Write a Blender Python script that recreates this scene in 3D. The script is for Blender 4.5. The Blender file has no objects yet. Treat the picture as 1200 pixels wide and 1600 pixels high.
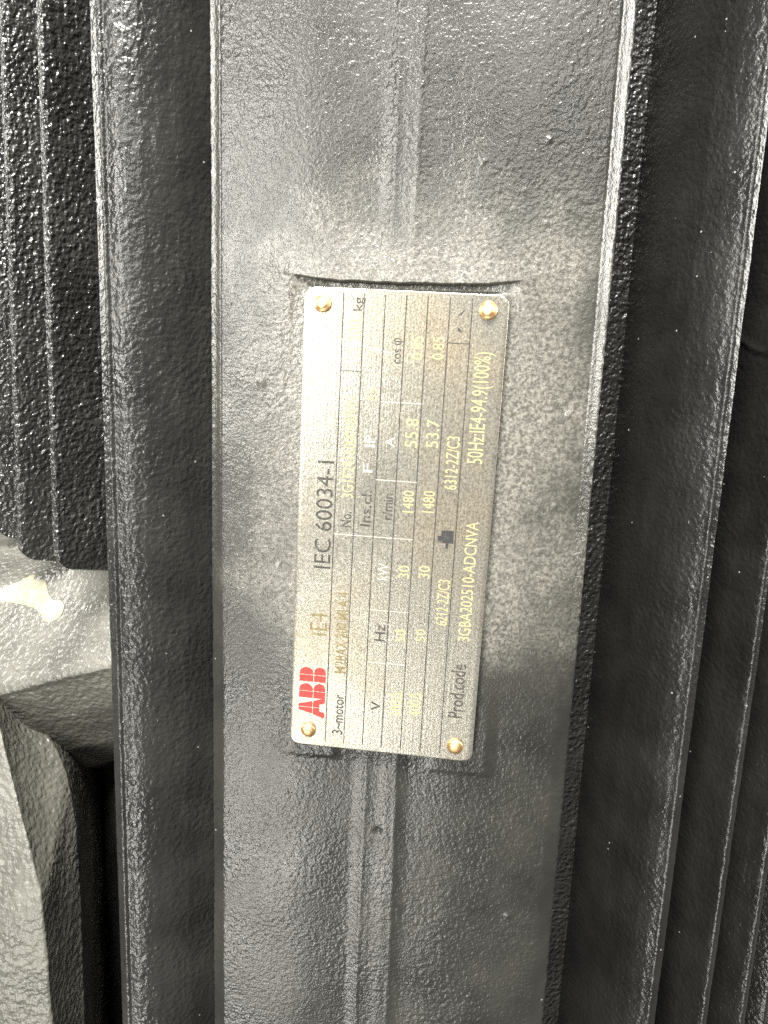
import bpy, bmesh, math, random
import numpy as np
from mathutils import Matrix, Vector

random.seed(7)
MM = 0.001
sc = bpy.context.scene
col = sc.collection

# ------------------------------------------------------------------ camera
cam_d = bpy.data.cameras.new('camera')
cam = bpy.data.objects.new('camera', cam_d)
col.objects.link(cam)
cam_d.sensor_fit = 'VERTICAL'
cam_d.sensor_height = 36.0
cam_d.lens = 27.0
cam_d.clip_start = 0.005
cam_d.clip_end = 50.0
CAM = Vector((22.67, -239.40, 54.64)) * MM
r_ = Vector((0.99260889, 0.11494814, 0.03891679))
u_ = Vector((-0.06035963, 0.18942049, 0.98003908))
f_ = Vector((-0.10528203, 0.9751445, -0.19495869))
cam.matrix_world = Matrix(((r_.x, u_.x, -f_.x, CAM.x), (r_.y, u_.y, -f_.y, CAM.y),
                           (r_.z, u_.z, -f_.z, CAM.z), (0, 0, 0, 1)))
sc.camera = cam

# ------------------------------------------------------------------ light of the room
world = bpy.data.worlds.new('World')
sc.world = world
world.use_nodes = True
bg = world.node_tree.nodes['Background']
bg.inputs[0].default_value = (1.0, 0.98, 0.93, 1)
bg.inputs[1].default_value = 0.17


def area(name, loc, target, sx, sy, radiance, color, roll=0.0):
    d = bpy.data.lights.new(name, 'AREA')
    d.shape = 'RECTANGLE'
    d.size = sx
    d.size_y = sy
    d.energy = radiance * math.pi * sx * sy
    d.color = color
    o = bpy.data.objects.new(name, d)
    o.location = loc
    o.rotation_euler = (Vector(target) - Vector(loc)).to_track_quat('-Z', 'Y').to_euler()
    o.rotation_euler.rotate_axis('Z', roll)
    col.objects.link(o)
    return o


WARM = (1.0, 0.97, 0.905)
area('ceiling_lamp', (-0.08, -0.85, 1.30), (0, 0, 0), 0.55, 0.45, 100.0, WARM)      # strip lamp overhead
area('upper_sheen_light', (-0.70, -1.60, 0.32), (0, 0, 0), 0.36, 0.85, 26.0, WARM)      # added unseen panel behind the camera, for the sheen on the pad's left
area('lower_sheen_light', (-0.62, -1.55, -1.20), (0, 0, 0), 0.40, 0.60, 18.0, WARM)  # added unseen panel, gives the lower left of the pad its sheen
area('plate_streak_light', (-0.27, -1.60, -0.75), (0, 0, 0), 0.34, 0.10, 16.0, WARM, math.radians(-33))  # added unseen strip, rolled to lay a glare streak across the plate
area('right_fill_light', (0.26, -1.60, 0.72), (0, 0, 0), 0.34, 0.26, 22.0, WARM)  # added unseen lamp, lifts the pad's upper right and the foot wall
area('left_edge_light', (-1.50, 0.0, 0.50), (0, 0, 0), 0.5, 1.0, 14.0, WARM)  # added unseen side lamp for thin bright lines on left-facing edges
area('right_edge_light', (1.50, 0.0, 0.45), (0, 0, 0), 0.5, 1.0, 19.0, WARM)  # added unseen counterpart on the right, brightens the outer rims

sc.cycles.use_denoising = False
sc.view_settings.view_transform = 'Standard'
sc.view_settings.look = 'None'
sc.view_settings.exposure = 0.42
sc.view_settings.gamma = 1.0
sc.view_settings.use_curve_mapping = False


# ------------------------------------------------------------------ noise (numpy gradient noise)
_rng = np.random.default_rng(11)
_perm = np.concatenate([_rng.permutation(256)] * 3)
_grad = _rng.normal(size=(256, 3))
_grad /= np.linalg.norm(_grad, axis=1)[:, None]


def pnoise(P):
    P = np.asarray(P, float)
    i = np.floor(P).astype(int)
    f = P - i
    i &= 255
    w = f * f * f * (f * (f * 6 - 15) + 10)
    out = np.zeros(P.shape[0])
    for dx in (0, 1):
        wx = w[:, 0] if dx else 1 - w[:, 0]
        for dy in (0, 1):
            wy = w[:, 1] if dy else 1 - w[:, 1]
            for dz in (0, 1):
                wz = w[:, 2] if dz else 1 - w[:, 2]
                h = _perm[_perm[_perm[i[:, 0] + dx] + i[:, 1] + dy] + i[:, 2] + dz]
                g = _grad[h]
                d = (g[:, 0] * (f[:, 0] - dx) + g[:, 1] * (f[:, 1] - dy) + g[:, 2] * (f[:, 2] - dz))
                out += wx * wy * wz * d
    return out


def rough(P, amp=0.10, wl=2.4, big=0.25):
    """cast surface relief in mm for points P in mm"""
    d = big * pnoise(P / 23.0 + 5.1) + amp * pnoise(P / wl) + 0.5 * amp * pnoise(P / (wl * 0.53) + 9.7)
    return d


def sstep(a, b, x):
    t = np.clip((x - a) / (b - a), 0, 1)
    return t * t * (3 - 2 * t)


# ------------------------------------------------------------------ materials
def new_mat(name):
    m = bpy.data.materials.new(name)
    m.use_nodes = True
    nt = m.node_tree
    return m, nt, nt.nodes['Principled BSDF']


def N(nt, t, **kw):
    n = nt.nodes.new(t)
    for k, v in kw.items():
        if k.startswith('i_'):
            n.inputs[k[2:].replace('_', ' ')].default_value = v
        else:
            setattr(n, k, v)
    return n


def paint_mat(name, base, r0, r1, grain=1.0, coarse=0.6, fleck=0.5, dist=0.00027, nscale=640.0, calm=0.3, pale_zone=False):
    m, nt, b = new_mat(name)
    L = nt.links.new
    tc = N(nt, 'ShaderNodeTexCoord')
    n1 = N(nt, 'ShaderNodeTexNoise', i_Scale=nscale, i_Detail=1.0, i_Roughness=0.4)
    n2 = N(nt, 'ShaderNodeTexNoise', i_Scale=1250.0, i_Detail=2.0, i_Roughness=0.6)
    n3 = N(nt, 'ShaderNodeTexNoise', i_Scale=38.0, i_Detail=4.0, i_Roughness=0.6)
    vo = N(nt, 'ShaderNodeTexVoronoi', i_Scale=330.0)
    for n in (n1, n2, n3, vo):
        L(tc.outputs['Object'], n.inputs['Vector'])
    # colour: slight blotches of dust, rare pale flecks
    cr = N(nt, 'ShaderNodeValToRGB')
    cr.color_ramp.elements[0].position = 0.35
    cr.color_ramp.elements[0].color = (base[0] * 0.8, base[1] * 0.8, base[2] * 0.8, 1)
    cr.color_ramp.elements[1].position = 0.75
    cr.color_ramp.elements[1].color = (base[0] * 1.5, base[1] * 1.5, base[2] * 1.45, 1)
    L(n3.outputs['Fac'], cr.inputs[0])
    fl = N(nt, 'ShaderNodeMath', operation='LESS_THAN')
    fl.inputs[1].default_value = 0.11
    L(vo.outputs['Distance'], fl.inputs[0])
    sep = N(nt, 'ShaderNodeSeparateColor')
    L(vo.outputs['Color'], sep.inputs[0])
    rare = N(nt, 'ShaderNodeMath', operation='GREATER_THAN')
    rare.inputs[1].default_value = 1.0 - 0.045 * fleck
    L(sep.outputs[0], rare.inputs[0])
    mul = N(nt, 'ShaderNodeMath', operation='MULTIPLY')
    L(fl.outputs[0], mul.inputs[0])
    L(rare.outputs[0], mul.inputs[1])
    mx = N(nt, 'ShaderNodeMix', data_type='RGBA')
    L(mul.outputs[0], mx.inputs[0])
    L(cr.outputs[0], mx.inputs[6])
    mx.inputs[7].default_value = (0.22, 0.215, 0.20, 1)
    pale_fac = None
    if pale_zone:        # paler mottled tone round the plate, mostly above and to its right
        sx = N(nt, 'ShaderNodeSeparateXYZ')
        L(tc.outputs['Object'], sx.inputs[0])

        def M_(op, a, b_=None):
            n = N(nt, 'ShaderNodeMath', operation=op)
            for i, v in enumerate((a, b_)):
                if v is None:
                    continue
                if isinstance(v, (int, float)):
                    n.inputs[i].default_value = v
                else:
                    L(v, n.inputs[i])
            return n.outputs[0]
        wob = M_('MULTIPLY', M_('SUBTRACT', n3.outputs['Fac'], 0.5), 0.075)
        dx = M_('MAXIMUM', M_('SUBTRACT', M_('ABSOLUTE', M_('SUBTRACT', sx.outputs[0], 0.007)), 0.030), 0.0)
        dz = M_('MAXIMUM', M_('SUBTRACT', M_('ABSOLUTE', M_('SUBTRACT', sx.outputs[2], 0.030)), 0.045), 0.0)
        dd = M_('SQRT', M_('ADD', M_('MULTIPLY', dx, dx), M_('MULTIPLY', dz, dz)))
        mr = N(nt, 'ShaderNodeMapRange', interpolation_type='SMOOTHSTEP')
        mr.inputs[1].default_value = 0.042
        mr.inputs[2].default_value = -0.004
        L(M_('ADD', dd, wob), mr.inputs[0])
        n5 = N(nt, 'ShaderNodeTexNoise', i_Scale=900.0, i_Detail=3.0, i_Roughness=0.7)
        L(tc.outputs['Object'], n5.inputs['Vector'])
        mg = N(nt, 'ShaderNodeMapRange')
        mg.inputs[1].default_value = 0.40
        mg.inputs[2].default_value = 0.66
        mg.inputs[3].default_value = 0.28
        L(n5.outputs['Fac'], mg.inputs[0])
        pale_fac = M_('MULTIPLY', mr.outputs[0], mg.outputs[0])
        mx2 = N(nt, 'ShaderNodeMix', data_type='RGBA')
        L(pale_fac, mx2.inputs[0])
        L(mx.outputs[2], mx2.inputs[6])
        mx2.inputs[7].default_value = (0.20, 0.193, 0.168, 1)
        mx = mx2
    L(mx.outputs[2], b.inputs['Base Color'])
    # gloss varies over the surface
    rr = N(nt, 'ShaderNodeMapRange')
    rr.inputs[1].default_value = 0.3
    rr.inputs[2].default_value = 0.7
    rr.inputs[3].default_value = r0
    rr.inputs[4].default_value = r1
    L(n3.outputs['Fac'], rr.inputs[0])
    L(rr.outputs[0], b.inputs['Roughness'])
    n4 = N(nt, 'ShaderNodeTexNoise', i_Scale=26.0, i_Detail=3.0, i_Roughness=0.6)
    L(tc.outputs['Object'], n4.inputs['Vector'])
    sr = N(nt, 'ShaderNodeMapRange')
    sr.inputs[1].default_value = 0.38
    sr.inputs[2].default_value = 0.62
    sr.inputs[3].default_value = calm * coarse
    sr.inputs[4].default_value = coarse
    L(n4.outputs['Fac'], sr.inputs[0])
    b1 = N(nt, 'ShaderNodeBump', i_Strength=coarse, i_Distance=dist)
    L(sr.outputs[0], b1.inputs['Strength'])
    b2 = N(nt, 'ShaderNodeBump', i_Strength=grain, i_Distance=0.00016)
    L(n1.outputs['Fac'], b1.inputs['Height'])
    L(n2.outputs['Fac'], b2.inputs['Height'])
    L(b1.outputs[0], b2.inputs['Normal'])
    L(b2.outputs[0], b.inputs['Normal'])
    b.inputs['IOR'].default_value = 1.55
    return m


M = {}
M['pad'] = paint_mat('black_paint', (0.018, 0.0177, 0.0158), 0.20, 0.34, 1.0, 1.0, 0.5, pale_zone=True)
M['fin'] = paint_mat('black_paint_grainy', (0.017, 0.017, 0.016), 0.20, 0.32, 1.0, 1.0, 1.2, 0.0016, 560.0, 0.8)
M['fin1'] = paint_mat('black_paint_ribbed', (0.016, 0.016, 0.015), 0.20, 0.32, 1.0, 1.0, 1.2, 0.00070, 560.0, 0.5)
M['finr'] = paint_mat('black_paint_even_shaded', (0.009, 0.009, 0.0085), 0.20, 0.34, 1.0, 1.0, 0.8, 0.00042, 620.0, 0.6)  # same motor paint, base darkened to put shade on the right-hand fins
M['cast'] = paint_mat('dusty_paint_cast', (0.085, 0.083, 0.073), 0.26, 0.42, 1.0, 1.0, 0.2, 0.00095, 480.0, 0.6)


def plate_mat():
    m, nt, b = new_mat('etched_steel')
    L = nt.links.new
    tc = N(nt, 'ShaderNodeTexCoord')
    n1 = N(nt, 'ShaderNodeTexNoise', i_Scale=1500.0, i_Detail=3.0, i_Roughness=0.65)
    n2 = N(nt, 'ShaderNodeTexNoise', i_Scale=24.0, i_Detail=3.0, i_Roughness=0.55)
    mp = N(nt, 'ShaderNodeMapping')
    mp.inputs['Scale'].default_value = (40, 1400, 40)
    n3 = N(nt, 'ShaderNodeTexNoise', i_Scale=1.0, i_Detail=2.0)
    L(tc.outputs['Object'], mp.inputs[0])
    L(mp.outputs[0], n3.inputs['Vector'])
    L(tc.outputs['Object'], n1.inputs['Vector'])
    L(tc.outputs['Object'], n2.inputs['Vector'])
    cr = N(nt, 'ShaderNodeValToRGB')
    cr.color_ramp.elements[0].position = 0.30
    cr.color_ramp.elements[0].color = (0.165, 0.158, 0.134, 1)
    cr.color_ramp.elements[1].position = 0.68
    cr.color_ramp.elements[1].color = (0.41, 0.395, 0.342, 1)
    L(n1.outputs['Fac'], cr.inputs[0])
    st = N(nt, 'ShaderNodeValToRGB')
    st.color_ramp.elements[0].position = 0.47
    st.color_ramp.elements[0].color = (1, 1, 1, 1)
    st.color_ramp.elements[1].position = 0.72
    st.color_ramp.elements[1].color = (0.86, 0.78, 0.68, 1)  # brownish stain blotches, strengthened to imitate brown reflections
    L(n2.outputs['Fac'], st.inputs[0])
    mx = N(nt, 'ShaderNodeMix', data_type='RGBA', blend_type='MULTIPLY')
    mx.inputs[0].default_value = 1.0
    L(cr.outputs[0], mx.inputs[6])
    L(st.outputs[0], mx.inputs[7])
    L(mx.outputs[2], b.inputs['Base Color'])
    b.inputs['Metallic'].default_value = 0.72
    rr = N(nt, 'ShaderNodeMapRange')
    rr.inputs[1].default_value = 0.35
    rr.inputs[2].default_value = 0.65
    rr.inputs[3].default_value = 0.22
    rr.inputs[4].default_value = 0.33
    L(n2.outputs['Fac'], rr.inputs[0])
    L(rr.outputs[0], b.inputs['Roughness'])
    b1 = N(nt, 'ShaderNodeBump', i_Strength=0.5, i_Distance=0.0001)
    b2 = N(nt, 'ShaderNodeBump', i_Strength=0.3, i_Distance=0.0001)
    L(n1.outputs['Fac'], b1.inputs['Height'])
    L(n3.outputs['Fac'], b2.inputs['Height'])
    L(b1.outputs[0], b2.inputs['Normal'])
    L(b2.outputs[0], b.inputs['Normal'])
    return m


M['plate'] = plate_mat()


def ink_mat(name, c, rough_=0.5, metal=0.0, wear=0.35, under=(0.62, 0.60, 0.52), scale=900.0):
    """print worn through to the metal in tiny spots"""
    m, nt, b = new_mat(name)
    L = nt.links.new
    tc = N(nt, 'ShaderNodeTexCoord')
    n = N(nt, 'ShaderNodeTexNoise', i_Scale=scale, i_Detail=3.0, i_Roughness=0.7)
    L(tc.outputs['Object'], n.inputs['Vector'])
    cr = N(nt, 'ShaderNodeValToRGB')
    cr.color_ramp.elements[0].position = max(0.0, 0.62 - wear * 0.5)
    cr.color_ramp.elements[0].color = (*c, 1)
    cr.color_ramp.elements[1].position = 0.80 - wear * 0.3
    k = wear
    cr.color_ramp.elements[1].color = (c[0] * (1 - k) + under[0] * k, c[1] * (1 - k) + under[1] * k, c[2] * (1 - k) + under[2] * k, 1)
    L(n.outputs['Fac'], cr.inputs[0])
    L(cr.outputs[0], b.inputs['Base Color'])
    b.inputs['Roughness'].default_value = rough_
    b.inputs['Metallic'].default_value = metal
    bp = N(nt, 'ShaderNodeBump', i_Strength=0.4, i_Distance=0.0001)
    L(n.outputs['Fac'], bp.inputs['Height'])
    L(bp.outputs[0], b.inputs['Normal'])
    return m


M['ink'] = ink_mat('dark_print', (0.022, 0.021, 0.017), 0.6, 0.0, 0.18)
M['inkl'] = ink_mat('grey_print', (0.03, 0.028, 0.022), 0.6, 0.0, 0.22)
M['stamp'] = ink_mat('yellow_stamping', (0.36, 0.305, 0.12), 0.55, 0.0, 0.6, (0.26, 0.25, 0.19))
M['stampd'] = ink_mat('olive_stamping', (0.12, 0.095, 0.035), 0.5, 0.2, 0.3)
M['red'] = ink_mat('red_print', (0.40, 0.022, 0.018), 0.6, 0.0, 0.15, (0.45, 0.15, 0.12))
M['black'] = ink_mat('black_print', (0.02, 0.02, 0.02), 0.5, 0.0, 0.1)
M['brass'] = ink_mat('brass', (0.90, 0.60, 0.30), 0.42, 1.0, 0.35, (0.62, 0.33, 0.12), 500.0)
M['cream'] = ink_mat('cream_glint', (0.20, 0.19, 0.135), 0.5, 0.0, 0.3, (0.6, 0.57, 0.45), 120.0)  # pale tone of the highlight painted on the lug
M['scratch'] = ink_mat('bare_scratch', (0.45, 0.435, 0.385), 0.4, 0.6, 0.4, (0.4, 0.38, 0.33))

# ------------------------------------------------------------------ the motor and its helpers
BASE = Vector((0, 233, -430)) * MM
motor = bpy.data.objects.new('electric_motor', None)
motor.location = BASE
motor.empty_display_size = 0.05
motor['label'] = 'black painted finned electric motor casing with a riveted steel nameplate'
motor['category'] = 'electric motor'
col.objects.link(motor)


def mesh_obj(name, verts, faces, mat, parent=motor, smooth=True, offset=True):
    me = bpy.data.meshes.new(name)
    v = np.asarray(verts, float) * MM
    me.from_pydata(v.tolist() if len(v) < 3000 else [tuple(x) for x in v], [], faces)
    if smooth:
        me.polygons.foreach_set('use_smooth', [True] * len(me.polygons))
    me.materials.append(mat)
    me.update()
    o = bpy.data.objects.new(name, me)
    col.objects.link(o)
    o.parent = parent
    if offset:
        o.location = -BASE
    return o


def grid_faces(n, m, flip=False):
    """n rows by m columns of vertices, index r*m+c"""
    r, c = np.meshgrid(np.arange(n - 1), np.arange(m - 1), indexing='ij')
    a = (r * m + c).ravel()
    q = np.stack([a, a + 1, a + m + 1, a + m], 1)
    if flip:
        q = q[:, ::-1]
    return q.tolist()


def resample(pts, ds):
    """polyline with per-segment step; keeps the corners"""
    out = []
    for (a, b) in zip(pts[:-1], pts[1:]):
        a = np.array(a, float)
        b = np.array(b, float)
        d = ds(a, b) if callable(ds) else ds
        n = max(1, int(math.ceil(np.linalg.norm(b - a) / d)))
        for k in range(n):
            out.append(a + (b - a) * k / n)
    out.append(np.array(pts[-1], float))
    return np.array(out)


def profile_normals(p):
    t = np.gradient(p, axis=0)
    t /= np.linalg.norm(t, axis=1)[:, None]
    return np.stack([t[:, 1], -t[:, 0]], 1)


def smooth_poly(p, it):
    p = p.copy()
    for _ in range(it):
        p[1:-1] = 0.25 * p[:-2] + 0.5 * p[1:-1] + 0.25 * p[2:]
    return p


ZB, ZT = -430.0, 250.0

# ---- barrel behind the fins
YC = 233.0
th = np.radians(np.arange(0, 361, 2.0))
zz = np.linspace(ZB, ZT, 40)
V = []
for z in zz:
    for a in th:
        V.append((198 * math.sin(a), YC - 198 * math.cos(a), z))
n0 = len(th)
F = grid_faces(len(zz), n0)
F.append(list(range(n0 - 1))[::-1])
F.append([(len(zz) - 1) * n0 + k for k in range(n0 - 1)])
mesh_obj('barrel', V, F, M['fin'])

# ---- pad that carries the nameplate
prof = [(-56.5, 75), (-60.2, 24), (-61.6, 8.0), (-62.0, 6.2), (-61.6, 5.2), (-57.6, 2.4), (-57.0, 2.0),
        (57.0, 2.0), (57.8, 2.3), (61.0, 4.4), (61.9, 5.6), (61.6, 8.0), (60.2, 24), (56.5, 75)]
pp = resample(prof, lambda a, b: 1.4 if max(a[1], b[1]) > 9 else (0.55 if abs(a[0] - b[0]) > 10 else 0.35))
pp = smooth_poly(pp, 2)
pn = profile_normals(pp)
zs = np.concatenate([np.arange(-262, 73.5, 0.6), np.arange(73.5, 82.0, 0.2), np.arange(82.0, 190.01, 0.6)])
zs = np.concatenate([[ZB], [ZB + 35], zs, [215, ZT]])
PX = np.repeat(pp[None, :, 0], len(zs), 0).ravel()
PY = np.repeat(pp[None, :, 1], len(zs), 0).ravel()
PZ = np.repeat(zs[:, None], len(pp), 1).ravel()
NX = np.repeat(pn[None, :, 0], len(zs), 0).ravel()
NY = np.repeat(pn[None, :, 1], len(zs), 0).ravel()


def pad_height(x, z):
    front = sstep(61.5, 57.0, np.abs(x))
    h = 1.1 * (1 - (x / 57.0) ** 2) * front                  # gently crowned
    h += 1.2 * sstep(-110, 40, z) * front                     # draft: a little prouder towards the top
    # rib down the middle, wider at the bottom
    hw = 4.3 + 2.4 * sstep(120, -180, z) + 0.25 * pnoise(np.stack([z / 9.0, x * 0, x * 0], 1))
    xc = -0.6 - 0.2 * sstep(120, -180, z)
    rib = sstep(hw + 4.0, hw - 1.6, np.abs(x - xc))
    ribh = 0.38 + 0.14 * np.exp(-((np.abs(x - xc) - hw + 0.9) / 0.8) ** 2)
    away = np.clip(sstep(80, 96, z) + sstep(-74, -84, z), 0, 1)
    h -= 1.1 * sstep(-33, -7, x) * sstep(3.0, -3.0, x) * away * front    # hollow on the rib's left
    h -= 0.5 * sstep(26, 6, x) * sstep(-3.0, 3.0, x) * away * front
    h += rib * (ribh + 0.25 * sstep(3, -3, x)) * (0.35 + 0.65 * away)
    # lip above the plate: surface swells, then breaks off in a sharp crescent edge
    wx = sstep(50, 20, np.abs(x - 1.0))
    z0 = 77.2 + 2.2 * (np.abs(x - 1.0) / 36.0) ** 4 + 0.35 * pnoise(np.stack([x / 4.0, z * 0, z * 0 + 3.3], 1))
    swell = np.exp(-np.clip(z - z0, 0, None) / 15.0)
    lip = sstep(z0 - 0.35, z0 + 0.25, z)
    core = sstep(35.0, 31.8, np.abs(x - 0.5))
    h += 2.3 * wx * (swell * lip + (1 - lip) * np.exp(-np.clip(z0 - z, 0, None) / (3.5 + 11.0 * sstep(33, 40, np.abs(x - 0.5)))) * (1 - core))
    h += 0.8 * sstep(46, 34, np.abs(x)) * sstep(60, 74, z) * (1 - lip) * 0
    # seat of the plate: shallow milled flat that the upper part of the plate sinks into
    seat = sstep(30.5, 28.5, np.abs(x)) * sstep(-60, -20, z) * sstep(z0 + 0.1, z0 - 0.3, z)
    h = h * (1 - seat) + np.minimum(h, 1.7) * seat
    notch = sstep(33, 22, np.abs(x - 1)) * sstep(75.0, 75.5, z) * sstep(z0, z0 - 0.3, z)
    h -= 0.9 * notch
    # bosses under the two lower corners
    for (x0, x1) in ((-34.5, -17.0), (16.0, 35.5)):
        zb = -80.3 if x0 < 0 else -81.8
        bx = sstep(x0 - 4.0, x0 + 3.0, x) * sstep(x1 + 2.5, x1 - 2.0, x)
        bz = sstep(zb - 1.6, zb + 1.0, z) * sstep(-45, -66, z)
        k = bx * bz
        h = h * (1 - k) + np.maximum(h, 1.4) * k
    return h * front


fr = np.clip(-NY, 0, 1)
P3 = np.stack([PX, PY, PZ], 1)
calm = 0.35 + 0.9 * sstep(-0.35, 0.35, pnoise(P3 / 34.0 + 1.7))
relief = rough(P3, 0.065, 2.2, 0.0) * calm + rough(P3, 0.0, 2.4, 0.3)
# long dragged ripples and a few pits in the casting
relief += 0.02 * pnoise(P3 / np.array([1.6, 3.0, 7.0])) * sstep(-1.0, 0.3, pnoise(P3 / 40.0 + 2.0))
for (x, z, r, d) in ((-44, 46, 1.5, 0.5), (-38, -14, 1.2, 0.3), (34, 104, 1.0, 0.35), (-1, -107, 1.5, -0.6),
                     (41, 95, 1.0, 0.4), (52, 40, 1.6, 0.5), (50, 12, 1.4, 0.4), (22, 112, 0.8, 0.4), (40, 118, 1.0, 0.5),
                     (46, -135, 1.2, 0.6), (-18, -118, 0.9, 0.4), (52, -20, 1.3, 0.4)):
    relief += d * np.exp(-((PX - x) ** 2 + (PZ - z) ** 2) / (r * r * 0.5)) * fr
# paint beads along the edges
edge = np.exp(-((np.abs(PX) - 61.7) / 0.9) ** 2)
relief += edge * 0.35 * pnoise(np.stack([PZ / 2.2, PX * 0 + np.sign(PX) * 7, PY / 3], 1))
hp = pad_height(PX, PZ)
VX = PX + NX * relief
VY = PY + NY * relief - hp * (PY < 9)
mesh_obj('nameplate_pad', np.stack([VX, VY, PZ], 1), grid_faces(len(zs), len(pp)), M['pad'])


# ---- cooling fins
def fin(crest, t, depth, zlo=ZB, zhi=ZT, shoulder=0.0, ds=0.9, corner=0.0, seed=0.0, mir=1, amp=0.16, seam=False, mat=None, lean=0.0, flare=0.0):
    """radial plate: crest point (x, y), thickness t; local u across (towards the pad side = +), w inwards.
    mir = +1 for fins left of the pad, -1 for right"""
    cx, cy = crest
    n = np.array([0 - cx, YC - cy])
    n /= np.linalg.norm(n)                       # inward
    a = np.array([-n[1], n[0]]) * -1.0           # across
    if a[0] * mir < 0:
        a = -a                                   # + points to the pad
    h = t / 2
    pts = [(-h - 0.05 * depth, depth), (-h - 0.3, 2.2), (-h, 0.9), (-h + 0.6, 0.15)]
    if shoulder and mir < 0:
        pts += [(h - 0.9, 0.0), (h - 0.2, 0.5), (h + 0.2, 1.4), (h + 1.6, 3.4), (h + 3.6, 7.5), (h + 5.6, 14.0), (h + 7.2, 24.0), (h + 9.5, depth)]
    elif shoulder:
        k = shoulder / 6.5
        pts += [(h - 0.9, 0.0), (h - 0.2, 0.5), (h + 0.1, 1.3), (h + 1.2 * k, 1.7), (h + 3.6 * k, 2.6), (h + 6.2 * k, 4.6), (h + 9.0 * k, 7.6),
                (h + 12.2 * k, 12.5), (h + 15.5 * k, 19.0), (h + 19.0 * k, 29.0), (h + 22.0 * k, depth)]
    else:
        pts += [(h - 0.6, 0.1), (h, 0.8), (h + 0.35, 2.4), (h + 0.05 * depth, depth)]
    lp = resample(pts, lambda p, q: 0.45 if max(p[1], q[1]) < 3 else ds)
    lp = smooth_poly(lp, 1)
    xy = np.array([cx, cy]) + lp[:, :1] * a + lp[:, 1:] * n
    if mir < 0:
        lp = lp[::-1]
        xy = xy[::-1]
    nn = profile_normals(xy)
    w = lp[:, 1]
    zv_lo, zv_hi = max(zlo, -275.0), min(zhi, 195.0)
    k = int((zv_hi - zv_lo) / ds)
    tt = np.linspace(0, 1, k)
    if corner:
        r = corner
        rise = np.where(w < r, r - np.sqrt(np.clip(r * r - (r - np.clip(w, 0, r)) ** 2, 0, None)), 0.0)
        zlow = zlo + rise - 0.22 * w
    else:
        zlow = np.full_like(w, zlo)
    ztop = np.full_like(w, zhi)
    Z = zlow[None, :] + (ztop - zlow)[None, :] * tt[:, None]
    m = len(lp)
    X = np.repeat(xy[None, :, 0], k, 0)
    Y = np.repeat(xy[None, :, 1], k, 0)
    P = np.stack([X.ravel() - mir * lean * (180 - Z.ravel()), Y.ravel(), Z.ravel()], 1)
    d = rough(P + seed, amp, 2.5, 0.45)
    crestw = np.exp(-np.repeat(w[None, :], k, 0).ravel() / 2.0)
    d = d * (1 - 0.45 * crestw) + crestw * 0.22 * pnoise(np.stack([P[:, 2] / 3.0 + seed, P[:, 0] / 3, P[:, 1] * 0], 1))
    if seam:                                     # a hardened run of paint across the fin's flank
        W = np.repeat(w[None, :], k, 0).ravel()
        zc = 60.5 + 0.30 * (W - 4) + 0.9 * np.sin(W / 3.0)
        d += 0.9 * np.exp(-((P[:, 2] - zc) / 0.7) ** 2) * sstep(0.5, 2.0, W)
    NXf = np.repeat(nn[None, :, 0], k, 0).ravel()
    NYf = np.repeat(nn[None, :, 1], k, 0).ravel()
    P[:, 0] += NXf * d
    P[:, 1] += NYf * d
    F = grid_faces(k, m)
    if corner:
        for i in range(m // 2 - 1):
            j = m - 1 - i
            F.append((i, j, j - 1, i + 1)[::-1])
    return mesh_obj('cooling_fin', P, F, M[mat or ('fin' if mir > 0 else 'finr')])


# mirrored pairs, following the round barrel
fin((-103, 15.5), 5.0, 70, shoulder=6.5, ds=0.75, seed=1.0, mir=1, mat='fin1', flare=0.28)
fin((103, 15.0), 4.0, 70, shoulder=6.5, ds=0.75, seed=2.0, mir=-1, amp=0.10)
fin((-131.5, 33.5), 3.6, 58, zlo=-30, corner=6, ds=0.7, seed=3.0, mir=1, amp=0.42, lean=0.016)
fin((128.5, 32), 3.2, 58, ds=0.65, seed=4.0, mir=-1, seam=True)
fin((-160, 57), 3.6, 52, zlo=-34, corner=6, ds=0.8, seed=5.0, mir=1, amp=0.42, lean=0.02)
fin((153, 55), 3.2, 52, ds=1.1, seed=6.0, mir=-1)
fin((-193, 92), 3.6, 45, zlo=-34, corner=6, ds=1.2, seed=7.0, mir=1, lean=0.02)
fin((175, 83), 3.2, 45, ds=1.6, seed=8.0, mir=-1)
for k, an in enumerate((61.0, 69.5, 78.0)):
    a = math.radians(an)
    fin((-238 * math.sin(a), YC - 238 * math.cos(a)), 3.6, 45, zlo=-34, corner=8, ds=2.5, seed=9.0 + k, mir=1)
    fin((238 * math.sin(a), YC - 238 * math.cos(a)), 3.2, 45, ds=2.5, seed=19.0 + k, mir=-1)


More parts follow.
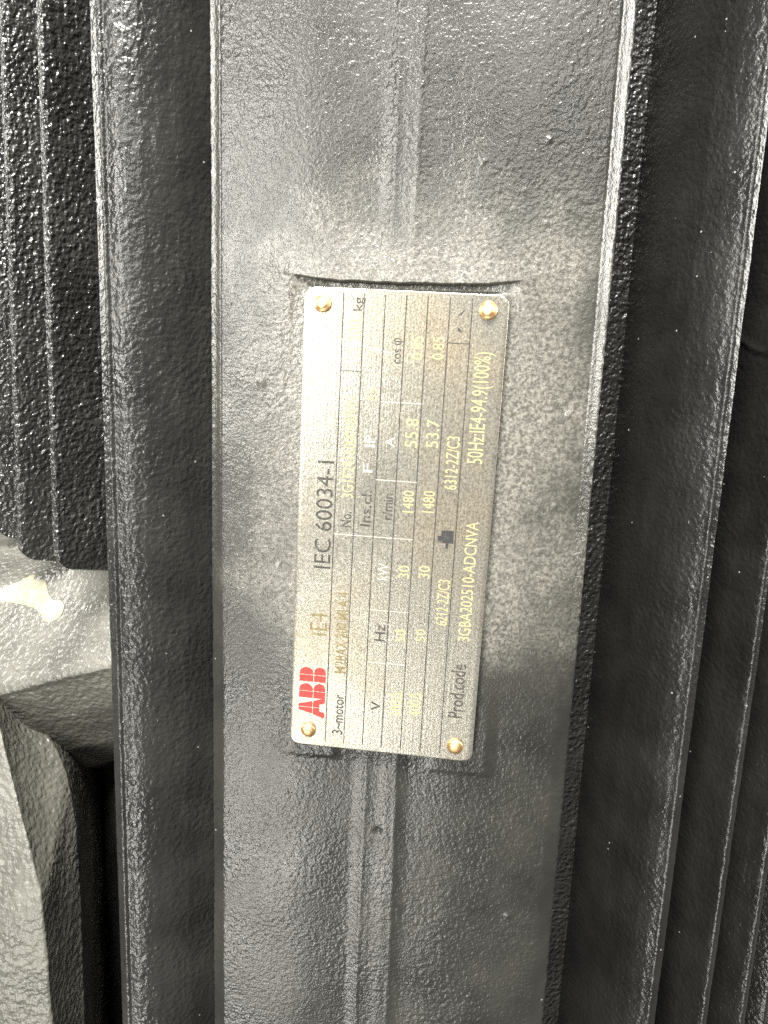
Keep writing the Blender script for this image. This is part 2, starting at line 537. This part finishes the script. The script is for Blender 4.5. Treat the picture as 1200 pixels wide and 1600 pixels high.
# ---- loft between 3D curves (mm)
def loft(name, curves, mat, amp=0.2, wl=3.0, step=0.9, sm=2, seed=0.0):
    """curves: list of polylines with the same number of points; columns along the polylines, rows across"""
    C = np.array(curves, float)                        # R x K x 3
    R_, K, _ = C.shape

    def dens(A, axis):
        L = np.linalg.norm(np.diff(A, axis=axis), axis=2).max(axis=1 - axis)
        ts = [0.0]
        for i, l in enumerate(L):
            n = max(1, int(math.ceil(l / step)))
            ts += [i + (k + 1) / n for k in range(n)]
        return np.array(ts)
    tr = dens(C, 0)
    tk = dens(C, 1)

    def interp(A, t, axis):
        i = np.minimum(np.floor(t).astype(int), A.shape[axis] - 2)
        f = t - i
        sh = [1, 1, 1]
        sh[axis] = len(t)
        f = f.reshape(sh)
        return np.take(A, i, axis) * (1 - f) + np.take(A, i + 1, axis) * f
    G = interp(interp(C, tr, 0), tk, 1)
    for _ in range(sm):
        G[1:-1] = 0.25 * G[:-2] + 0.5 * G[1:-1] + 0.25 * G[2:]
        G[:, 1:-1] = 0.25 * G[:, :-2] + 0.5 * G[:, 1:-1] + 0.25 * G[:, 2:]
    gr = np.gradient(G, axis=0)
    gk = np.gradient(G, axis=1)
    nn = np.cross(gr, gk)
    nn /= np.linalg.norm(nn, axis=2)[:, :, None] + 1e-9
    P = G.reshape(-1, 3)
    d = rough(P + seed, amp, wl, amp * 2)
    P = P + nn.reshape(-1, 3) * d[:, None]
    return mesh_obj(name, P, grid_faces(*G.shape[:2]), mat)


# lifting lug below the short fins: sloped top, rounded nose, hollow underside
def lug_row(x, dz):
    return [(x, 150, -14 + dz), (x, 100, -24 + dz), (x, 72, -40 + dz), (x, 58, -60 + dz), (x, 45.5, -81 + dz), (x, 45, -83 + dz), (x, 46.5, -85 + dz),
            (x, 56, -104 + dz), (x, 70, -126 + dz), (x, 92, -146 + dz), (x, 140, -170 + dz), (x, 160, -430)]


lug = loft('cast_lug', [lug_row(x, dz) for x, dz in ((-84, 16), (-100, 12), (-122, 7.5), (-140, 2), (-168, -8), (-200, -18), (-250, -30), (-310, -40))],
     M['cast'], amp=0.32, wl=2.6, step=0.9, sm=1, seed=20)

# gusset of the foot: lit sloping front, rough inner wall
front = [(-190, 75, -60), (-172, 48, -92), (-163, 35, -101.6), (-136.5, 15.5, -162), (-135.5, 14.5, -168), (-134.4, 15, -221), (-133.5, 18, -430)]
back1 = [(-193.1, 72, -78.8), (-182.0, 68, -93.3), (-177.0, 66, -97.3), (-152.2, 60, -123.1), (-144.9, 56, -130.5), (-135.3, 45, -161.5), (-133.5, 37, -269.7)]
back = [(-205, 170, -80), (-200, 170, -104), (-195, 170, -125), (-182, 170, -170), (-182, 170, -180), (-184, 170, -260), (-184, 170, -430)]
left1 = [(-197, 72, -66), (-182, 46, -98), (-174, 33.5, -108), (-149, 14.0, -170), (-149, 13.0, -176), (-150, 13.5, -221), (-152, 15, -430)]
left2 = [(-300, 70, -100), (-300, 45, -130), (-300, 32, -142), (-300, 12, -205), (-300, 11, -212), (-300, 8, -250), (-300, 8, -430)]
left3 = [(-302, 170, z - 20) for (_, _, z) in left2]


def dense(c, it, n=72):
    c = np.array(c, float)
    t = np.linspace(0, len(c) - 1, n)
    c = np.stack([np.interp(t, np.arange(len(c)), c[:, k]) for k in range(3)], 1)
    for _ in range(it):
        c[1:-1] = 0.25 * c[:-2] + 0.5 * c[1:-1] + 0.25 * c[2:]
    return c


front, back, back1 = dense(front, 3), dense(back, 60), dense(back1, 90)
left1, left2, left3 = dense(left1, 3), dense(left2, 5), dense(left3, 5)
edge_a = [tuple(np.array(f) * 0.985 + np.array(b) * 0.015) for f, b in zip(front, back1)]
edge_b = [tuple(np.array(f) * 0.94 + np.array(l) * 0.06) for f, l in zip(front, left1)]
loft('foot_gusset', [back, back1, edge_a, edge_b, left1, left2, left3], M['cast'], amp=0.45, wl=2.8, step=0.9, sm=3, seed=40)

# ------------------------------------------------------------------ nameplate
PL, PW, PT = 150.0, 61.6, 0.8
ROT = -0.0144
# local frame: x = reading direction (up the picture), y = up of the letters (to the left), z = out of the plate
ex = Vector((-math.sin(ROT), 0, math.cos(ROT)))
ey = Vector((-math.cos(ROT), 0, -math.sin(ROT)))
ez = Vector((0, -1, 0))
plate_m = Matrix(((ex.x, ey.x, ez.x, 0), (ex.y, ey.y, ez.y, -2.2 * MM), (ex.z, ey.z, ez.z, 0), (0, 0, 0, 1)))


def wave(u, v):
    """the sheet is not quite flat"""
    u = np.asarray(u, float)
    v = np.asarray(v, float)
    w = 0.16 * np.sin(u / 19.0 + 0.6 + v / 40.0) + 0.10 * np.sin(v / 13.0 + u / 55.0 + 1.0)
    w += 0.10 * np.exp(-((u + 38) ** 2 / 300 + (v - 8) ** 2 / 160))
    return w


def plate_grid():
    r = 3.2
    us = np.unique(np.concatenate([np.linspace(-75, -75 + r, 10), np.linspace(-75 + r, 75 - r, 110), np.linspace(75 - r, 75, 10)]))
    nv = 48

    def half(u, inset):
        lim = PL / 2 - inset
        rr = r - inset
        a = np.abs(u) - (lim - rr)
        return PW / 2 - inset - np.where(a > 0, rr - np.sqrt(np.clip(rr * rr - a * a, 0, None)), 0)

    def layer(inset, z):
        uu = us * (PL / 2 - inset) / (PL / 2)
        hw = half(uu, inset)
        vv = np.linspace(-1, 1, nv)
        U = np.repeat(uu[:, None], nv, 1)
        Vv = hw[:, None] * vv[None, :]
        return np.stack([U, Vv, np.full_like(U, z) + wave(U, Vv)], 2).reshape(-1, 3)
    A = layer(0.22, PT)
    n = len(us)
    ring = [i * nv for i in range(n)] + [(n - 1) * nv + j for j in range(1, nv)] + [i * nv + nv - 1 for i in range(n - 2, -1, -1)] + [j for j in range(nv - 2, 0, -1)]
    B = layer(0.06, PT - 0.07)[ring]
    C_ = layer(0.0, PT - 0.24)[ring]
    D = layer(0.0, 0.0)[ring]
    P = np.concatenate([A, B, C_, D])
    F = grid_faces(n, nv, flip=True)
    k = len(ring)
    o = [len(A), len(A) + k, len(A) + 2 * k]
    for i in range(k):
        j = (i + 1) % k
        F.append((ring[i], ring[j], o[0] + j, o[0] + i))
        F.append((o[0] + i, o[0] + j, o[1] + j, o[1] + i))
        F.append((o[1] + i, o[1] + j, o[2] + j, o[2] + i))
    F.append([o[2] + i for i in range(k)])
    bump = 0.05 * pnoise(np.stack([C_[:, 0] / 2.0, C_[:, 1] / 2.0, C_[:, 2] * 0], 1))
    P[o[1]:o[1] + k, :2] *= 1 + bump[:, None] / 40
    return P, F


P, F = plate_grid()
plate = mesh_obj('nameplate', P, F, M['plate'], offset=False)
plate['label'] = 'slightly tilted steel nameplate with red logo and brass rivets'
plate.matrix_local = Matrix.Translation(-BASE) @ plate_m
bm = bmesh.new()
bm.from_mesh(plate.data)
bmesh.ops.recalc_face_normals(bm, faces=bm.faces)
bm.to_mesh(plate.data)
bm.free()


def on_plate(name, verts2, faces, mat, h=0.035, lift=0.0):
    """flat shapes given in plate coordinates (u, letter-up), raised a hair off the bent sheet"""
    v = np.asarray(verts2, float)
    n = len(v)
    base = PT + wave(v[:, 0], v[:, 1]) + lift
    top = np.column_stack([v, base + h])
    bot = np.column_stack([v, base - 0.25])
    F = [list(f) for f in faces]
    cnt = {}
    for f in faces:
        for a, b in zip(f, list(f[1:]) + [f[0]]):
            cnt[(a, b)] = 1
    for (a, b) in list(cnt):
        if (b, a) not in cnt:
            F.append([b, a, a + n, b + n])
    return mesh_obj(name, np.concatenate([top, bot]), F, mat, parent=plate, smooth=False, offset=False)


def strip(name, pts, w, mat, h=0.03):
    pts = resample(pts, 1.5)
    t = np.gradient(pts, axis=0)
    t /= np.linalg.norm(t, axis=1)[:, None]
    nrm = np.stack([-t[:, 1], t[:, 0]], 1)
    ww = w * (0.85 + 0.35 * np.array([random.random() for _ in pts]))[:, None] / 2
    v = np.concatenate([pts + nrm * ww, pts - nrm * ww])
    k = len(pts)
    return on_plate(name, v, [(i, i + k, i + k + 1, i + 1) for i in range(k - 1)], mat, h)


for v in (-18.7, -12.4, -6.0, 0.35, 6.8, 13.4, 20.0):
    strip('ruled_line', [(-73.0, -v), (73.6, -v)], 0.34, M['ink'])
for u, v0, v1, mt in ((-0.9, -18.7, 6.8, 'scratch'), (-25.2, -6.0, 6.8, 'scratch'), (-43.3, -6.0, 6.8, 'scratch'), (17.5, -6.0, 6.8, 'scratch'),
                      (41.8, -6.0, 6.8, 'scratch'), (50.5, -18.7, -12.4, 'ink'), (60.4, 13.4, 20.0, 'ink')):
    strip('ruled_line', [(u, -v0), (u, -v1)], 0.26, M[mt])
strip('scratch', [(59.1, 22.7), (58.5, 13.5), (56.5, 3.2)], 0.28, M['scratch'])

# text: (string, start, end, baseline, cap height, ink)
TEXT = [('3~motor', -70.0, -55.7, -13.0, 3.7, 'D'), ('M2BAX 200 MLA 4', -48.1, -20.1, -12.8, 4.0, 'o'), ('IE4', -35.5, -27.8, -19.7, 6.0, 'o'),
        ('IEC 60034-1', -12.7, 22.3, -19.5, 5.6, 'D'), ('No.', 1.6, 6.6, -13.3, 3.7, 'd'), ('3G1F2416000387001', 11.0, 42.7, -13.1, 3.8, 'y'),
        ('200', 59.5, 65.7, -13.2, 3.9, 'y'), ('kg', 68.4, 72.5, -12.9, 2.9, 'd'), ('Ins.cl.', 2.3, 13.9, -7.1, 3.5, 'd'), ('F', 19.6, 22.4, -7.3, 3.2, 's'),
        ('IP', 27.7, 31.3, -6.9, 3.6, 's'), ('55', 41.9, 45.8, -6.9, 3.6, 'y'), ('V', -60.1, -56.9, -0.7, 3.2, 'D'), ('Hz', -35.7, -30.0, -0.5, 3.6, 'd'),
        ('kW', -14.9, -9.4, -0.7, 3.3, 's'), ('r/min', 5.0, 13.4, -0.4, 3.3, 'd'), ('A', 28.1, 31.1, -0.8, 3.0, 's'), ('cos \u03c6', 53.4, 61.1, -0.4, 3.1, 'd'),
        ('380\u0394', -61.5, -52.9, 6.2, 4.0, 'y'), ('50', -35.2, -31.1, 6.2, 3.3, 'y'), ('30', -13.8, -9.6, 6.2, 3.7, 'y'), ('1480', 7.8, 14.7, 6.2, 3.6, 'y'),
        ('55.8', 28.3, 37.2, 6.2, 4.1, 'y'), ('0.85', 55.0, 61.8, 6.2, 3.7, 'y'), ('400\u0394', -60.9, -52.3, 12.7, 4.1, 'y'), ('50', -34.6, -30.5, 12.7, 3.3, 'y'),
        ('30', -13.3, -9.1, 12.7, 3.7, 'y'), ('1480', 8.2, 15.1, 12.7, 3.8, 'y'), ('53.7', 28.7, 37.2, 12.7, 4.1, 'y'), ('0.85', 55.3, 62.0, 12.4, 3.6, 'y'),
        ('6212-2Z/C3', -28.5, -13.2, 19.3, 3.9, 'y'), ('6312-2Z/C3', 16.0, 32.5, 19.2, 4.1, 'y'), ('Prod.code', -59.8, -41.1, 26.5, 4.8, 'd'),
        ('3GBA202510-ADCNVA', -33.2, 6.3, 26.9, 4.0, 'y'), ('50Hz:IE4-94.9(100%)', 24.6, 58.2, 26.5, 5.0, 'y')]
INK = {'D': M['ink'], 'd': M['inkl'], 'y': M['stamp'], 'o': M['stampd'], 's': M['scratch']}
dg = bpy.context.evaluated_depsgraph_get()


def cap_height():
    return 0.73


for s, u0, u1, vb, hh, k in TEXT:
    cu = bpy.data.curves.new('text', 'FONT')
    cu.body = s
    cu.size = 1.0
    cu.resolution_u = 3
    cu.offset = 0.012 if (u1 - u0 < 20 and k in 'dD') or s.startswith('M2') else 0.0
    to = bpy.data.objects.new('text', cu)
    me = to.to_mesh()
    vv = np.array([w.co[:2] for w in me.vertices])
    ff = [tuple(p.vertices) for p in me.polygons]
    to.to_mesh_clear()
    bpy.data.objects.remove(to)
    bpy.data.curves.remove(cu)
    a, b = vv[:, 0].min(), vv[:, 0].max()
    vv = np.column_stack([u0 + (vv[:, 0] - a) / (b - a) * (u1 - u0), -vb + vv[:, 1] / cap_height() * hh])
    # keep winding facing out
    p0, p1, p2 = vv[ff[0][0]], vv[ff[0][1]], vv[ff[0][2]]
    if np.cross(p1 - p0, p2 - p0) < 0:
        ff = [f[::-1] for f in ff]
    on_plate('lettering', vv, ff, INK[k], 0.04)

# red logo: three block letters cut by a cross of thin gaps
def poly_parts(polys):
    v, f = [], []
    for p in polys:
        f.append(tuple(range(len(v), len(v) + len(p))))
        v += p
    return v, f


LU0, LU1, LV = -64.9, -46.8, 19.4          # start, end, base line (letter-up)
LH = 8.9
lw = (LU1 - LU0) / 3.06


def bowl(x0, x1, y0, y1, n=8):
    """quarter of a letter B right half: straight left edge, bulging right edge"""
    r = (y1 - y0)
    pts = [(x0, y0)]
    for i in range(n + 1):
        a = -math.pi / 2 + math.pi * i / n
        pts.append((x1 - r / 2 * 0.9 + r / 2 * 0.9 * math.cos(a), (y0 + y1) / 2 + r / 2 * math.sin(a)))
    pts.append((x0, y1))
    return pts


polys = []
g = 0.22
hm = LH * 0.47
# A
x0 = LU0
w = lw * 1.22
mid = x0 + w * 0.5
polys += [[(x0, 0), (x0 + w * 0.26, 0), (x0 + w * 0.33, hm * 0.42), (mid - g / 2, hm * 0.42), (mid - g / 2, hm - g), (x0 + w * 0.17, hm - g)],
          [(x0 + w * 0.19, hm), (mid - g / 2, hm), (mid - g / 2, LH), (x0 + w * 0.36, LH)],
          [(mid + g / 2, hm * 0.42), (x0 + w * 0.67, hm * 0.42), (x0 + w * 0.74, 0), (x0 + w, 0), (x0 + w * 0.83, hm - g), (mid + g / 2, hm - g)],
          [(mid + g / 2, hm), (x0 + w * 0.81, hm), (x0 + w * 0.64, LH), (mid + g / 2, LH)]]
for bx in (LU0 + lw * 1.18, LU0 + lw * 2.16):
    w = lw * 0.88
    mid = bx + w * 0.46
    polys += [[(bx, 0), (mid - g / 2, 0), (mid - g / 2, hm - g), (bx, hm - g)], [(bx, hm), (mid - g / 2, hm), (mid - g / 2, LH), (bx, LH)],
              bowl(mid + g / 2, bx + w, 0, hm - g), bowl(mid + g / 2, bx + w * 0.97, hm, LH)]
v, f = poly_parts([[(x, y + LV) for x, y in p] for p in polys])
lg = on_plate('logo', v, f, M['red'], 0.05)
lg['label'] = 'red block letter logo'

# small motor pictogram and rotation arrows
v, f = poly_parts([[(-1.2, -19.4), (2.9, -19.4), (2.9, -15.6), (1.2, -15.6), (0.9, -14.4), (-0.6, -14.6), (-1.2, -16.0)],
                   [(-3.0, -17.8), (-1.3, -18.0), (-1.3, -17.0), (-3.0, -17.2)]])
on_plate('motor_pictogram', v, f, M['black'], 0.05)
v, f = poly_parts([[(66.9, -15.3), (68.3, -16.2), (68.4, -15.8), (70.4, -18.0), (68.5, -16.9), (68.6, -16.5)],
                   [(65.2, -15.9), (64.4, -16.3), (64.2, -16.0), (63.4, -17.6), (64.6, -16.9), (64.7, -16.6)]])
on_plate('rotation_arrows', v, f, M['ink'], 0.05)

# rivets
SEG = 32
rp = [(0.0, 1.75), (0.9, 1.72), (1.55, 1.6), (1.75, 1.42), (1.95, 0.95), (2.45, 0.8), (2.66, 0.5), (2.7, 0.0), (2.6, -0.6)]
RV = []
RF = []
for (r, z) in rp[1:]:
    for i in range(SEG):
        a = 2 * math.pi * i / SEG
        RV.append((r * math.cos(a), r * math.sin(a), z))
RV.append((0, 0, rp[0][1]))
for k in range(len(rp) - 2):
    for i in range(SEG):
        j = (i + 1) % SEG
        RF.append((k * SEG + i, (k + 1) * SEG + i, (k + 1) * SEG + j, k * SEG + j))
for i in range(SEG):
    RF.append((i, (i + 1) % SEG, len(RV) - 1))
rivet = None
for (u, v, tx, ty) in ((70.1, -25.1, 0.10, 0.12), (70.4, 24.8, 0.12, -0.10), (-69.5, -24.6, -0.13, 0.05), (-69.9, 24.9, -0.15, 0.0)):
    if rivet is None:
        rivet = mesh_obj('rivet', RV, RF, M['brass'], parent=plate, offset=False)
        o = rivet
    else:
        o = rivet.copy()
        col.objects.link(o)
    o.parent = plate
    o.location = Vector((u, -v, PT + float(wave(u, -v)))) * MM
    o.rotation_euler = (ty * 1.6, tx * 1.6, random.random() * 6)
    o.scale = (0.96 + 0.1 * random.random(), 0.94 + 0.1 * random.random(), 0.8 + 0.35 * random.random())

# lamp highlight on the lug, painted as a thin cream patch
from mathutils.bvhtree import BVHTree
GLINT = [(-184.4, -54.8),(-179.7, -52.1),(-173.6, -49.3),(-168.0, -45.7),(-165.8, -48.7),(-160.9, -46.6),(-158.2, -51.4),(-154.4, -54.6),(-149.1, -53.7),(-146.8, -56.4),(-147.9, -60.0),(-151.8, -62.4),(-156.3, -62.2),(-159.1, -59.1),(-165.1, -58.1),(-174.1, -57.9),(-184.7, -58.4)]


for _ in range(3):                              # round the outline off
    GLINT = [q for (a, b), (c, d) in zip(GLINT, GLINT[1:] + GLINT[:1]) for q in ((0.75 * a + 0.25 * c, 0.75 * b + 0.25 * d), (0.25 * a + 0.75 * c, 0.25 * b + 0.75 * d))]


def inside(x, z):
    c = False
    for (x1, z1), (x2, z2) in zip(GLINT, GLINT[1:] + GLINT[:1]):
        if (z1 > z) != (z2 > z) and x < (x2 - x1) * (z - z1) / (z2 - z1) + x1:
            c = not c
    return c


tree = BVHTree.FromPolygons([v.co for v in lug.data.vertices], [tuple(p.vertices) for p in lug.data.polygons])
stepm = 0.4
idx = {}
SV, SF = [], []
x0, x1 = min(p[0] for p in GLINT), max(p[0] for p in GLINT)
z0, z1 = min(p[1] for p in GLINT), max(p[1] for p in GLINT)
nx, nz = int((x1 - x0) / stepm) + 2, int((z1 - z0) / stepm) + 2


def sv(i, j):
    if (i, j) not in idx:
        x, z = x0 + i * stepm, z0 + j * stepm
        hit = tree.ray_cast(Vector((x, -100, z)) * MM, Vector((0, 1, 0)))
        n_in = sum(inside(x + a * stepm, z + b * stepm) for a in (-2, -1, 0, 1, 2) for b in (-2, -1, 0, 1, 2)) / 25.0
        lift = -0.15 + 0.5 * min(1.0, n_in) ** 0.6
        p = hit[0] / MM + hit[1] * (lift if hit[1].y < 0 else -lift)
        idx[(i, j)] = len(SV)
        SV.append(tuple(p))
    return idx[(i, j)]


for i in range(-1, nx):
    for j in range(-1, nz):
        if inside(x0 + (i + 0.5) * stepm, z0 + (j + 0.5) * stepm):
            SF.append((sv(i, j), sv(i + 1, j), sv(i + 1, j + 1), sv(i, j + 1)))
sp = mesh_obj('painted_glint', SV, SF, M['cream'])
sp['label'] = 'cream painted highlight on the cast lug'
